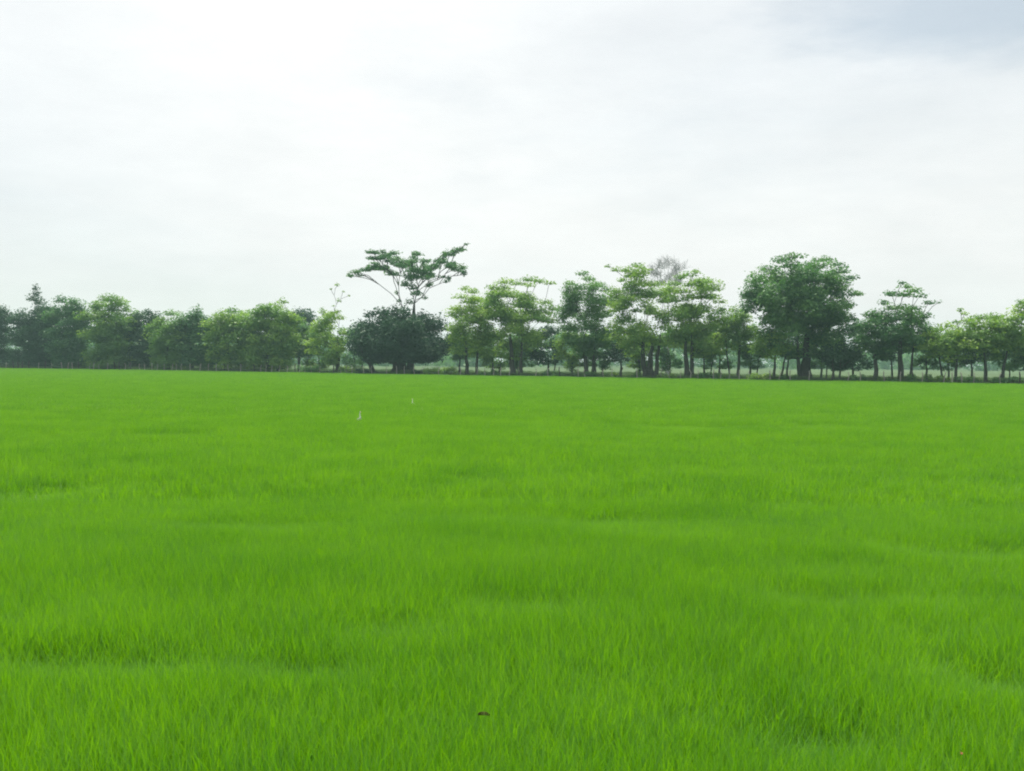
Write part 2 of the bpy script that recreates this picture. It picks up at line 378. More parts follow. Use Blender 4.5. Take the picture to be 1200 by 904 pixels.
def leaves_mesh(name, pads, size, count_k, mat, rs, up=0.55, bright=0.5):
    """pads: list of (centre, (rx, ry, rz)); many rhombic leaf faces in each, denser to the outside and the top"""
    Vs = []; Ts = []
    for c, (rx, ry, rz) in pads:
        n = max(10, int(9.0 * count_k * (rx * ry + rx * rz + ry * rz) / (size * size)))
        d = rs.randn(n, 3); d /= np.linalg.norm(d, axis=1)[:, None]
        rad = rs.rand(n) ** 0.42
        wob = 1 + .28 * np.sin(d[:, 0] * 5 + rs.rand() * 6) * np.sin(d[:, 1] * 4 + rs.rand() * 6) + .12 * rs.randn(n)
        p = d * (rad * wob)[:, None] * np.array([rx, ry, rz])
        p[:, 2] = np.where(p[:, 2] < -.5 * rz, p[:, 2] * .6, p[:, 2])
        p += np.array(c)
        nrm = np.stack([rs.randn(n) * up, rs.randn(n) * up, np.abs(rs.randn(n)) * .6 + .45], 1) + d * .45
        nrm /= np.linalg.norm(nrm, axis=1)[:, None]
        a = np.cross(nrm, rs.randn(n, 3)); a /= np.linalg.norm(a, axis=1)[:, None]; b = np.cross(nrm, a)
        s = size * (.6 + .8 * rs.rand(n))[:, None]
        q = np.stack([p - a * s * .62, p + b * s * .36 - nrm * s * .06, p + a * s * .62 - nrm * s * .12, p - b * s * .36 - nrm * s * .06], 1)
        Vs.append(q.reshape(-1, 3))
        tb = bright + rs.randn() * .20
        Ts.append(np.repeat(np.clip(tb + rs.randn(n) * .16, 0, 1), 4))
    V = np.concatenate(Vs); T = np.concatenate(Ts)
    return mesh_np(name, V, np.arange(len(V)).reshape(-1, 4), None, mat, T)

def build_tree(kind, label, px, off, pads, mat, size=.30, k=.42, trunk_w=5.0, stems=None, fork=405, bark=None, seed=1, bright=.5,
               group='trees along the far edge of the field', depth_k=1.0, up=.55, cat='tree', limb_min=.03, twig=0, fat=(1.22, 1.5)):
    """pads: photo-pixel ellipses (x, y, rx, ry[, depth]) at the tree's own distance, given real depth here"""
    rs = np.random.RandomState(seed); rd = random.Random(seed)
    base, D = edge_at(px, off)
    mpp = D / FPX
    root = empty(kind, base); tag(root, label, cat, group)
    P3 = []
    xs = [p[0] for p in pads]; cx = (min(xs) + max(xs)) / 2; hw = max(4, (max(xs) - min(xs)) / 2)
    fwd = Vector((ray(px, 420).x, ray(px, 420).y, 0)).normalized()
    for p in pads:
        x, y, rx, ry = p[:4]; rx *= fat[0]; ry *= fat[1]
        room = math.sqrt(max(.05, 1 - ((x - cx) / (hw * 1.12)) ** 2)) * hw * .75 * depth_k
        dz = p[4] if len(p) > 4 else rd.uniform(-1, 1) * room
        c = at(x, y, D) + fwd * (dz * mpp) - base
        P3.append((c, (rx * mpp, rx * mpp * rd.uniform(.8, 1.2), ry * mpp)))
    # crown
    if mat is not None:
        link('crown', leaves_mesh('crown', P3, size, k, mat, rs, up, bright), root)
    # trunk(s) and limbs
    stems = stems or [(px, trunk_w, fork)]
    TR = []
    nodes = []                                        # (pos, radius)
    for sx, sw, sf in stems:
        foot = at(sx, 440, D) - base; foot = Vector((foot.x, foot.y, 0)) + fwd * rd.uniform(-.4, .4)
        top = at(px + (sx - px) * 1.6 + rd.uniform(-2, 2), sf, D) - base + fwd * rd.uniform(-.5, .5)
        r0 = sw * mpp * .5
        path = []; rad = []
        for i in range(7):
            t = i / 6
            q = foot.lerp(top, t) + Vector((rd.uniform(-1, 1), rd.uniform(-1, 1), 0)) * r0 * .35 * math.sin(3.14 * t)
            path.append(q); rad.append(r0 * (1.0 - .6 * t - (.18 if i == 6 else 0)) * (1.5 if i == 0 else 1.0))
            if i >= 3: nodes.append([q, rad[-1]])
        path[0] = path[0] - Vector((0, 0, .1))
        V_, F_ = [], []; tube_rings(path, rad, 8, V_, F_, rd.random() * 6); TR.append((V_, F_))
    # limbs: each clump hangs on the wood that gives it the shortest way to the foot
    plen = [n_[0].z * .6 for n_ in nodes]
    order = sorted(range(len(P3)), key=lambda i: min((P3[i][0] - n_[0]).length for n_ in nodes))
    nt0 = len(nodes); owner = list(range(nt0)); runs = []; load = [0.0] * nt0; par = [-1] * nt0
    for i in order:
        c = P3[i][0]
        def cost(j):
            d_ = (nodes[j][0] - c).length
            return d_ + .75 * plen[j] + 2.0 * max(0, nodes[j][0].z + .15 * d_ - c.z)
        best = min(range(len(nodes)), key=cost)
        s = nodes[best][0]; v = c - s; ln = v.length
        run = [best]; first = len(runs)
        own = first if best < nt0 else owner[best]
        for q in range(1, 5):
            t = q / 4
            w = s + v * t + Vector((0, 0, ln * .09 * math.sin(3.14 * t))) + Vector((rd.uniform(-1, 1), rd.uniform(-1, 1), rd.uniform(-1, 1))) * ln * .035 * (q < 4)
            nodes.append([w, None]); plen.append(plen[best] + ln * t); owner.append(own); par.append(run[-1]); load.append(0.0)
            run.append(len(nodes) - 1)
        runs.append((own, run))
        j = run[-1]
        while j >= 0: load[j] += 1.0; j = par[j]
    rtop = min(n_[1] for n_ in nodes[:nt0]) * .8
    tot = max(1.0, float(len(P3)))
    def rr(i): return max(limb_min, rtop * (max(load[i], .5) / tot) ** .55)
    LB = {}
    for own, run in runs:
        V_, F_ = LB.setdefault(own, ([], []))
        rs_ = [rr(q) for q in run[1:]]
        tube_rings([nodes[q][0] for q in run], [rs_[0] * 1.05] + rs_[:-1] + [rs_[-1] * .5], 5, V_, F_)
    TW, TWF = [], []
    for i in range(twig):                             # bare twigs around the clumps
        c, r3 = P3[rd.randrange(len(P3))]
        d = Vector((rd.gauss(0, 1), rd.gauss(0, 1), rd.gauss(.6, .7))).normalized()
        s = c + Vector((rd.uniform(-.5, .5) * r3[0], rd.uniform(-.5, .5) * r3[1], rd.uniform(-.5, .3) * r3[2]))
        e = s + d * r3[0] * rd.uniform(.4, .9)
        m_ = s.lerp(e, .5) + Vector((rd.uniform(-.1, .1), rd.uniform(-.1, .1), .08)) * r3[0]
        tube_rings([s, m_, e], [limb_min, limb_min * .8, limb_min * .4], 3, TW, TWF)
    bm_ = bark or M_BARK
    for V_, F_ in TR: link('trunk', mesh_np('trunk', V_, F_, None, bm_, smooth=True), root)
    for V_, F_ in LB.values(): link('limb', mesh_np('limb', V_, F_, None, bm_, smooth=True), root)
    if TW: tag(link('twigs', mesh_np('twigs', TW, TWF, None, bm_), root), kind='stuff')
    return root

def blob(cx, cy, rx, ry, n, pr, flat=.55, seed=0, bottom=None, lump=.35, shell=.55):
    """clumps filling an egg-shaped crown, photo pixels; pr = clump radius"""
    rd = random.Random(seed); out = []
    for i in range(n):
        a = rd.random() * 6.2832; u = rd.uniform(-1, 1); s = math.sqrt(1 - u * u); q = shell + (1 - shell) * rd.random() ** .6
        q *= 1 + lump * .5 * math.sin(a * 3 + seed) * rd.random()
        x = cx + rx * s * math.cos(a) * q; y = cy - ry * u * q; dz = rx * s * math.sin(a) * q
        if bottom and y > bottom: y = bottom - rd.random() * 8
        p = pr * rd.uniform(.7, 1.35)
        out.append((x, y, p, p * flat, dz))
    return out

T1 = 'tree of the dense row at the left end of the field edge'
# ---- left row: dense bushy trees whose crowns reach almost to the grass
LEFT = [ # kind, label, px, off, crown (cx,cy,rx,ry), n, mat, bright, extra pads, trunk
 ('bushy_tree', 'dense dark green tree cut by the left edge of the photo', -14, 4, (-14, 392, 34, 40), 46, M_DARK, .95, [], 5),
 ('bushy_tree', 'dense tree with a narrow pointed top, tallest of the left row', 40, 5, (42, 396, 30, 40), 46, M_DARK, .95, [(42, 337, 3.5, 4), (42, 343, 5, 4), (40, 350, 8, 4.5), (46, 354, 8, 4)], 5),
 ('bushy_tree', 'flat topped dense tree right beside the pointed tree', 82, 4, (80, 392, 27, 41), 42, M_MID, .25, [(72, 352, 9, 4), (88, 355, 9, 4)], 5),
 ('bushy_tree', 'round topped olive tree, broadest crown of the left row', 132, 4, (130, 392, 34, 42), 56, M_LIGHT, .15, [(128, 351, 12, 4), (140, 354, 9, 4), (118, 357, 9, 4)], 6),
 ('bushy_tree', 'small dark tree leaning against the round topped olive tree', 170, 6, (170, 400, 20, 36), 30, M_DARK, .95, [(173, 366, 5, 3)], 4),
 ('bushy_tree', 'low light green tree left of the knob topped tree', 202, 3, (200, 402, 24, 35), 34, M_LIGHT, .10, [(200, 367, 9, 3)], 4),
 ('bushy_tree', 'tree with a small knob standing up from its crown', 230, 4, (231, 402, 23, 36), 36, M_MID, .40, [(231, 364, 6, 4), (229, 371, 9, 4)], 4),
 ('bushy_tree', 'yellow green bushy tree between the knob topped tree and the peaked tree', 273, 3, (272, 398, 29, 36), 44, M_LIGHT, .35, [(273, 363, 7, 3), (285, 366, 7, 3)], 5),
 ('bushy_tree', 'yellow green tree rising to an uneven peak at the right of the left row', 318, 3, (317, 394, 34, 36), 54, M_LIGHT, .40, [(331, 354, 5, 3.5), (324, 358, 9, 4), (310, 361, 9, 3), (300, 366, 9, 3)], 5),
]
for i, (kd, lb, px, off, (cx, cy, rx, ry), n, mt, br, ex, tw) in enumerate(LEFT):
    pads = blob(cx, cy, rx * .92, ry * .92, int(n * 1.9), 8, .55, 40 + i, 428, .3, .35) + blob(cx, 421, rx * .95, 11, 24, 7.5, .6, 70 + i, 433) + ex + [(cx + q * rx, cy - (.72 if abs(q) < .6 else .5) * ry, 8, 5, (k % 3 - 1) * 5) for k, q in enumerate((-.95, -.75, -.5, .5, .75, .95))]
    build_tree(kd, lb, px, off, pads, mt, .34, .44, tw, [(px - 4, tw, 400), (px + 7, tw * .7, 405)], seed=200 + i, bright=br - (.22 if mt is M_MID else .08))
build_tree('distant_tree', 'hazy dark round tree seen behind the gap in the left row', 350, 60, blob(350, 388, 17, 24, 26, 8, .7, 3), M_DARK, .5, .35, 4, seed=240, bright=.6)

# ---- pale tree beside the dark dome
pads = blob(386, 396, 21, 30, 30, 7, .5, 5, 425) + [(378, 364, 5, 3), (384, 368, 7, 3), (393, 366, 6, 2.5), (380, 376, 9, 3), (398, 372, 6, 3), (372, 388, 8, 3), (362, 402, 9, 4), (366, 412, 9, 4),
        (395, 334, 2.2, 2.2), (402, 342, 2, 1.2), (409, 347, 1.5, 1.2), (397, 352, 2.6, 1.8), (388, 338, 1.4, .9), (391, 358, 2, 1)]
build_tree('sparse_topped_tree', 'light green tree with bare top twigs beside the dark dome', 394, 3, pads, M_LIGHT, .28, .36, 6, [(396, 6, 398)], seed=250, bright=.5, twig=40)

# ---- tall umbrella tree rising out of the dark dome
pads = [(437, 298, 8, 2.2), (450, 299, 9, 2.6), (463, 302, 9, 2.8), (438, 304, 8, 1.8), (450, 304, 8, 2),
        (411, 325, 4, 1.8), (418, 320, 6, 2.2), (427, 315, 7, 2.4), (437, 312, 8, 2.6), (448, 314, 8, 2.8), (459, 318, 8, 3),
        (470, 312, 9, 3.2), (482, 304, 9, 3), (490, 299, 6, 2.2), (478, 308, 8, 2.6), (497, 308, 8, 2.6), (507, 311, 9, 3), (515, 308, 8, 2.6),
        (519, 303, 6, 3), (527, 298, 6, 3), (534, 294, 6, 3), (541, 291, 5, 2.2), (526, 313, 6, 3), (536, 315, 7, 3), (543, 321, 4, 2.4), (524, 329, 4, 2.4), (530, 308, 6, 2.4),
        (482, 322, 10, 3.2), (494, 320, 10, 3), (506, 322, 8, 2.8), (486, 328, 8, 2.6), (500, 329, 7, 2.6),
        (475, 333, 6, 4), (484, 336, 7, 4), (488, 345, 6, 3.4), (498, 347, 4, 3.4), (480, 353, 5, 4), (464, 341, 2.4, 2.4), (468, 352, 3, 2)]
rd_ = random.Random(61)
pads += [(546, 288, 3, 1.8)] + [(x + rd_.uniform(-6, 6), y + rd_.uniform(-3, 3.5), rx * rd_.uniform(.5, .9), ry * rd_.uniform(.7, 1.2)) for x, y, rx, ry in pads if y < 332 for _k in (0, 1)]
build_tree('umbrella_tree', 'tall umbrella shaped tree with flat layered crown above the dark dome', 474, 10, pads, M_MID, .30, .60, 9, [(472, 8, 362), (480, 9, 356)], seed=260, limb_min=.06, bright=.12, depth_k=.9, fat=(1.15, 1.25))
# ---- dark dome
pads = blob(470, 398, 53, 30, 130, 11, .6, 6, 421, .2, .35) + blob(472, 413, 54, 11, 30, 9, .6, 66, 424, .2, .5) + [(473, 366, 7, 4), (450, 366, 8, 4), (433, 369, 7, 4), (494, 370, 8, 4), (512, 382, 9, 5), (421, 382, 8, 5), (520, 402, 8, 6), (414, 402, 7, 7), (463, 364, 5, 3.5), (441, 365, 4, 4)]
build_tree('dome_tree', 'very dark dense dome shaped tree with a short thick trunk', 465, 4, pads, M_DARK, .36, .50, 15, [(465, 15, 412), (440, 7, 412)], seed=261, bright=.3)

# ---- middle group
pads = [(545, 337, 6, 2.6), (553, 342, 8, 3), (540, 348, 8, 3), (549, 353, 10, 3.4), (535, 361, 8, 3), (552, 363, 10, 4), (561, 350, 8, 3), (545, 374, 12, 4), (560, 376, 12, 4),
        (530, 368, 6, 3), (545, 386, 14, 5), (564, 388, 12, 5), (545, 399, 16, 4.5), (566, 402, 14, 4.5), (538, 411, 12, 6), (558, 414, 14, 6), (572, 413, 10, 6)]
pads += blob(550, 380, 28, 38, 32, 8.5, .62, 600, 424, .3, .2)
build_tree('layered_tree', 'yellow green layered tree just right of the dark dome', 551, 3, pads, M_LIGHT, .26, .40, 5, [(548, 5, 398), (558, 4, 400)], seed=270, bright=.55)
pads = [(592, 330, 9, 3), (606, 331, 10, 3), (620, 327, 10, 3), (632, 328, 9, 2.6), (645, 331, 8, 2), (578, 337, 7, 2.6), (585, 345, 12, 3), (600, 346, 13, 4), (575, 353, 10, 3), (613, 357, 13, 4),
        (640, 353, 9, 3), (650, 361, 8, 2.6), (590, 365, 14, 4), (610, 372, 13, 4), (632, 373, 11, 4), (648, 376, 8, 3), (600, 385, 15, 4.4), (622, 389, 13, 4.4), (580, 392, 13, 5),
        (590, 405, 16, 5), (612, 408, 14, 5), (633, 404, 10, 4), (602, 418, 12, 5), (620, 336, 7, 2.4), (568, 366, 8, 3), (570, 381, 9, 4)]
pads += blob(606, 374, 40, 42, 55, 9, .62, 601, 424, .3, .25)
build_tree('layered_tree', 'broad layered tree whose flat top arm reaches right', 604, 3, pads, M_LIGHT, .26, .38, 7, [(601, 7, 392), (610, 5, 398)], seed=271, bright=.42)
pads = [(682, 319, 8, 2.4), (690, 326, 8, 3), (668, 332, 7, 2.4), (678, 337, 10, 3.2), (700, 333, 10, 3), (712, 339, 9, 3), (664, 346, 7, 2.8), (675, 351, 10, 3.4), (692, 349, 11, 4),
        (707, 353, 10, 4), (672, 363, 9, 3.2), (690, 367, 11, 4), (704, 370, 9, 4), (686, 383, 12, 4), (700, 387, 11, 4), (661, 371, 7, 2.6), (664, 384, 7, 3), (672, 400, 11, 5), (692, 403, 12, 5), (706, 402, 9, 5), (684, 414, 10, 5)]
pads += blob(688, 370, 35, 46, 50, 9, .62, 602, 424, .3, .2)
build_tree('layered_tree', 'grey green open layered tree left of the forked trunk tree', 690, 5, pads, M_MID, .26, .42, 6, [(687, 6, 392), (694, 4, 398)], seed=272, bright=.6)
pads = [(712, 313, 3.4, 1.8), (722, 317, 6, 2.6), (733, 316, 8, 3.4), (745, 309, 7, 2.6), (754, 314, 4, 1.6), (740, 322, 10, 3), (728, 327, 6, 2.4), (753, 331, 10, 3), (766, 334, 10, 3.2), (738, 336, 8, 3),
        (725, 341, 8, 2.6), (771, 344, 10, 3.2), (785, 339, 9, 3), (755, 346, 10, 3.2), (740, 351, 9, 3), (728, 361, 9, 3), (745, 364, 8, 2.6), (733, 376, 11, 3), (724, 386, 10, 3.4), (716, 396, 9, 4),
        (735, 401, 11, 4), (778, 353, 9, 3), (782, 368, 8, 3), (762, 362, 6, 2), (742, 390, 9, 3), (776, 384, 8, 3), (750, 412, 9, 4), (772, 402, 9, 4)]
pads += blob(748, 366, 41, 48, 45, 9, .62, 603, 424, .3, .25)
build_tree('forked_tree', 'wide open tree with a thick forked dark trunk', 761, 3, pads, M_LIGHT, .25, .40, 15, [(756, 7, 388), (762, 9, 402), (768, 6, 392)], seed=273, bright=.35)
pads = [(788, 333, 8, 3), (798, 326, 8, 3.4), (808, 321, 8, 3), (815, 318, 6, 2.6), (822, 331, 9, 3), (831, 338, 8, 2.6), (800, 341, 11, 3.4), (815, 347, 11, 3.4), (835, 347, 10, 3.2), (844, 353, 8, 2.4), (791, 352, 8, 3),
        (805, 359, 11, 3.4), (825, 363, 11, 3.4), (842, 366, 8, 3), (851, 373, 6, 2.4), (795, 373, 11, 3.4), (815, 379, 13, 3.4), (835, 383, 11, 3.4), (800, 391, 13, 4), (825, 396, 13, 4), (844, 393, 9, 3.4),
        (790, 405, 10, 3.6), (812, 409, 13, 4.4), (834, 409, 10, 3.6), (806, 333, 9, 3)]
pads += blob(818, 372, 42, 48, 55, 9, .62, 604, 424, .3, .2)
build_tree('layered_tree', 'tree of thin stacked leaf layers with a bright yellow green top', 809, 4, pads, M_LIGHT, .26, .42, 10, [(806, 7, 394), (811, 6, 390)], seed=274, bright=.35)
# bare tree behind
pads = [(766, 318, 10, 7), (770, 322, 9, 7), (776, 311, 10, 7), (786, 308, 10, 6), (796, 312, 10, 7), (790, 326, 10, 7), (792, 318, 8, 6), (783, 324, 8, 6), (775, 332, 8, 5), (795, 330, 7, 5), (763, 334, 7, 5), (790, 340, 7, 5)]
build_tree('bare_tree', 'grey leafless tree with fine twigs showing behind the green crowns', 782, 26, pads, None, .2, .3, 5, [(782, 5, 360)], seed=275, bark=M_BARKP, twig=900, limb_min=.026)
pads = blob(864, 388, 18, 24, 18, 8, .45, 9, 420) + [(862, 363, 7, 3), (872, 370, 8, 3)]
pads += blob(864, 390, 18, 26, 17, 8, .62, 608, 422, .3, .2)
build_tree('slender_tree', 'small olive tree in the gap left of the big dark tree', 862, 6, pads, M_LIGHT, .26, .32, 4, [(865, 4.5, 398), (856, 2.5, 402)], seed=276, bright=.35)
# ---- big tree
pads = blob(938, 354, 60, 41, 100, 11, .55, 11, 415, .3, .45) + blob(940, 400, 50, 18, 24, 11, .45, 12, 424) + \
       [(915, 305, 11, 3.4), (930, 304, 12, 3.2), (948, 307, 11, 3), (905, 316, 10, 5), (925, 313, 12, 5), (945, 316, 12, 5), (962, 314, 12, 5), (978, 317, 10, 5), (914, 325, 12, 6), (938, 325, 13, 6), (965, 326, 12, 6), (985, 330, 9, 5), (964, 304, 11, 2.6), (980, 307, 10, 2.6), (990, 310, 6, 2), (897, 312, 9, 3.6), (987, 318, 9, 3), (996, 327, 9, 3), (1000, 344, 10, 3), (1006, 345, 6, 2.2), (882, 330, 8, 4), (876, 345, 8, 4), (992, 360, 9, 4), (1000, 372, 7, 4), (877, 362, 8, 5)]
pads += blob(940, 362, 54, 46, 55, 11, .62, 605, 420, .3, .2)
build_tree('broad_tree', 'largest tree, dark green with a broad rounded crown and thick trunk', 945, 4, pads, M_MID, .29, .40, 14, [(945, 14, 392), (938, 6, 398)], seed=277, bright=.35)
pads = blob(905, 404, 26, 18, 20, 8, .45, 13, 424)
build_tree('understorey_tree', 'low leafy tree on thin stems under the left side of the largest tree', 907, 1.5, pads, M_LIGHT, .24, .34, 3.5, [(907, 4, 412), (915, 3, 414)], seed=278, bright=.3)
pads = blob(984, 418, 20, 15, 26, 8, .6, 14, 432)
build_tree('round_shrub', 'dark round shrub standing right of the thickest trunk', 984, 1.5, pads, M_DARK, .26, .45, 3, [(984, 3, 424), (978, 2, 424)], seed=279, bright=.5, group='shrubs along the field edge', cat='shrub')
# ---- right side
pads = blob(1024, 392, 24, 26, 34, 9, .5, 15, 424) + [(1020, 368, 8, 3), (1032, 366, 8, 3)]
build_tree('bushy_tree', 'dark tree on a leaning black trunk between the two taller right trees', 1026, 1.5, pads, M_MID, .28, .42, 6, [(1026, 6, 400)], seed=280, bright=.1)
pads = [(1057, 333, 4, 2), (1062, 336, 7, 2.6), (1072, 339, 9, 2.6), (1045, 346, 9, 3), (1060, 346, 11, 3.2), (1078, 348, 8, 2.6), (1036, 354, 8, 2.6), (1089, 354, 7, 2.2), (1100, 355, 3.4, 1.4), (1050, 360, 13, 3.4), (1068, 360, 11, 3)] + \
       blob(1056, 386, 36, 26, 40, 10, .5, 16, 420, .25, .3)
build_tree('tiered_tree', 'round dark tree with a lighter tiered tuft on top', 1056, 2, pads, M_MID, .27, .44, 8, [(1056, 8, 392), (1066, 4, 400)], seed=281, bright=.3)
pads = blob(1114, 404, 30, 20, 30, 8, .42, 17, 428) + [(1125, 364, 4, 2), (1130, 368, 5, 2.4), (1122, 378, 6, 2), (1110, 381, 10, 2.6), (1100, 386, 9, 2.6), (1136, 374, 8, 2.6)]
pads += blob(1114, 400, 30, 20, 20, 8, .62, 606, 426, .3, .2)
build_tree('layered_tree', 'low light green tree with a dark sprig above its left end', 1116, 3, pads, M_LIGHT, .25, .36, 5, [(1120, 4, 410), (1106, 3, 412)], seed=282, bright=.4)
pads = blob(1160, 396, 34, 25, 44, 9, .42, 18, 428) + [(1150, 372, 10, 3), (1166, 371, 10, 3), (1180, 374, 9, 3), (1140, 378, 9, 3)]
pads += blob(1160, 396, 32, 24, 25, 8, .62, 607, 426, .3, .2)
build_tree('layered_tree', 'flat topped olive tree near the right end of the row', 1160, 4, pads, M_LIGHT, .26, .36, 6, [(1156, 5, 404), (1172, 4, 408)], seed=283, bright=.28)
pads = blob(1212, 388, 30, 34, 44, 9, .45, 19, 428) + [(1196, 353, 6, 2.4), (1204, 356, 9, 3), (1215, 352, 9, 3)]
build_tree('bushy_tree', 'tree cut by the right edge of the photo', 1208, 5, pads, M_LIGHT, .27, .38, 6, seed=284, bright=.25)
# a second, lower row that closes the gaps
LOW = [
    (538, 10, 538, 412, 20, 15, M_MID, 'low green tree just right of the dark dome, below the yellow green layered tree'),
    (578, 13, 576, 412, 22, 16, M_LIGHT, 'low light green tree between the yellow green layered tree and the broad layered one'),
    (612, 12, 612, 414, 20, 14, M_MID, 'low green tree right under the broad layered tree'),
    (642, 14, 640, 410, 22, 20, M_DARK, 'dark low tree in the gap between the two widest layered trees'),
    (670, 11, 670, 414, 20, 14, M_LIGHT, 'low light green tree under the left half of the grey green tree'),
    (698, 13, 698, 413, 20, 15, M_MID, 'low green tree under the right half of the grey green tree'),
    (727, 15, 727, 414, 22, 15, M_DARK, 'dark low tree behind the fence left of the forked trunk'),
    (750, 10, 748, 410, 18, 16, M_LIGHT, 'low light green tree touching the left side of the forked trunk'),
    (785, 14, 785, 412, 19, 16, M_MID, 'low green tree behind the fence right of the forked trunk'),
    (826, 12, 826, 413, 18, 15, M_LIGHT, 'low light green tree right of the trunk of the stacked layer tree'),
    (843, 15, 842, 408, 18, 18, M_MID, 'low green tree between the stacked layer tree and the small olive tree'),
    (880, 13, 880, 410, 20, 17, M_MID, 'low green tree between the small olive tree and the largest tree'),
    (922, 15, 924, 412, 22, 16, M_DARK, 'dark low tree behind the left foot of the largest tree'),
    (962, 14, 962, 408, 22, 18, M_MID, 'low green tree behind the right foot of the largest tree'),
    (1000, 16, 1002, 406, 22, 20, M_DARK, 'dark tree filling the gap between the round shrub and the leaning black trunk'),
    (1046, 14, 1044, 410, 20, 16, M_DARK, 'dark low tree between the leaning black trunk and the tufted tree'),
    (1086, 12, 1086, 412, 20, 17, M_MID, 'low green tree behind the right side of the tufted tree'),
    (1112, 10, 1112, 416, 18, 12, M_MID, 'low green tree under the tree with the dark sprig'),
    (1140, 14, 1138, 416, 26, 14, M_DARK, 'low dark tree in shade under the flat topped olive tree'),
    (1176, 13, 1178, 414, 20, 15, M_MID, 'low green tree right of the flat topped olive tree'),
    (1204, 16, 1204, 414, 24, 16, M_DARK, 'low dark tree at the right end of the row'),
    (350, 10, 350, 406, 24, 22, M_MID, 'low green tree filling the dip between the peaked tree and the sparse topped tree'),
    (374, 12, 372, 410, 20, 18, M_LIGHT, 'low light green tree left behind the sparse topped tree'),
    (416, 16, 414, 410, 26, 18, M_MID, 'low green tree behind the left edge of the dark dome'),
]
for i, (px, off, cx, cy, rx, ry, mt, lb) in enumerate(LOW):
    build_tree('understorey_tree', lb, px, off, blob(cx, cy - 7, rx * 1.0, ry * 1.15, 30, 7.5, .5, 90 + i, 430) + (blob(cx, 427, rx * .8, 6, 8, 6, .6, 120 + i, 436) if i % 3 else []), mt, .30, .38, 3, [(px, 3, 418), (px + 6, 2, 420)][:1 + i % 2], seed=300 + i, bright=.45,
               group='low trees behind the far fence')

# ------------------------------------------------------------------ weedy shrubs on the field edge
WEEDS = [(424, 7, 5, M_DARK, 'small dark weed clump under the left side of the dark dome'), (484, 7, 4, M_DARK, 'small dark weed clump right of the dome trunk'),
        (624, 6, 3, M_DARK, 'low dark weed clump under the broad layered tree'), (690, 7, 5, M_MID, 'low green shrub at the foot of the grey green tree'),
        (1050, 8, 4, M_MID, 'low shrub at the foot of the tufted tree'),
        (362, 12, 7, M_MID, 'green shrub closing the gap left of the sparse topped tree'), (408, 9, 6, M_LIGHT, 'light green weeds left of the dome, right of the sparse topped tree'),
        (508, 12, 6, M_LIGHT, 'tall pale weeds right of the dome under its edge'), (526, 9, 7, M_LIGHT, 'pale weeds between the dome and the yellow green layered tree'),
        (572, 11, 5, M_MID, 'green shrub between the feet of the two layered trees'), (650, 10, 6, M_MID, 'green shrub left of the feet of the grey green tree'),
        (716, 9, 5, M_LIGHT, 'light green weeds right of the feet of the grey green tree'), (742, 8, 5, M_MID, 'green weeds left of the forked trunk'),
        (782, 11, 5, M_LIGHT, 'light green weeds right of the forked trunk'), (832, 12, 6, M_MID, 'green shrub right of the stacked layer tree trunk'),
        (852, 8, 5, M_LIGHT, 'light green weeds left of the small olive tree'), (890, 12, 6, M_LIGHT, 'light green weeds left of the low leafy tree by the largest trunk'),
        (926, 8, 6, M_MID, 'green weeds at the left foot of the largest tree'), (1008, 9, 6, M_MID, 'green shrub left of the leaning black trunk'),
        (1040, 8, 5, M_LIGHT, 'light green weeds right of the leaning black trunk'), (1078, 12, 7, M_MID, 'green shrub right of the tufted tree trunk'),
        (1102, 10, 6, M_LIGHT, 'light green weeds left of the tree with the dark sprig'), (1136, 12, 6, M_MID, 'green shrub under the left side of the flat topped olive tree'),
        (1178, 13, 6, M_MID, 'green shrub right of the flat topped olive tree trunk')]
for i, (px, rx, ry, mt, lb) in enumerate(WEEDS):
    b_, D = edge_at(px, .8); m_ = D / FPX
    root = empty('weed_clump', b_); tag(root, lb, 'shrub', 'shrubs along the field edge')
    rs = np.random.RandomState(400 + i); rd = random.Random(400 + i)
    ps = [(Vector((rd.uniform(-1, 1) * rx * m_, rd.uniform(-.5, .5) * rx * m_, (ry * .5 + rd.random() * ry) * m_)), (rx * m_ * .45, rx * m_ * .45, ry * m_ * .5)) for k in range(9)]
    link('foliage', leaves_mesh('foliage', ps, .2, .5, mt, rs, .8, .5), root)
    V, F = [], []
    for p, r in ps: tube_rings([Vector((p.x * .3, p.y * .3, -.05)), p * .6 + Vector((0, 0, .05)), p], [.02, .016, .01], 4, V, F)
    tag(link('stems', mesh_np('stems', V, F, None, M_BARK), root), kind='stuff')

# ------------------------------------------------------------------ far wood on the skyline
rs = np.random.RandomState(77); rd = random.Random(77)
pads = []
for i in range(330):
    px = rd.uniform(-120, 1320); D = rd.uniform(420, 620)
    g = at(px, 430, D); h = (12 + 3.5 * math.sin(px / 90.0) + rd.uniform(-2.5, 3))
    for k in range(4):
        pads.append((Vector((g.x + rd.uniform(-3, 3), g.y + rd.uniform(-4, 4), h * (.14 + .25 * k))), (5, 5, 2.4)))
fw = link('far_wood', leaves_mesh('far_wood', pads, 1.3, .30, M_MID, rs, .6, .4))
tag(fw, 'hazy far wood low on the horizon behind the field trees', kind='stuff')

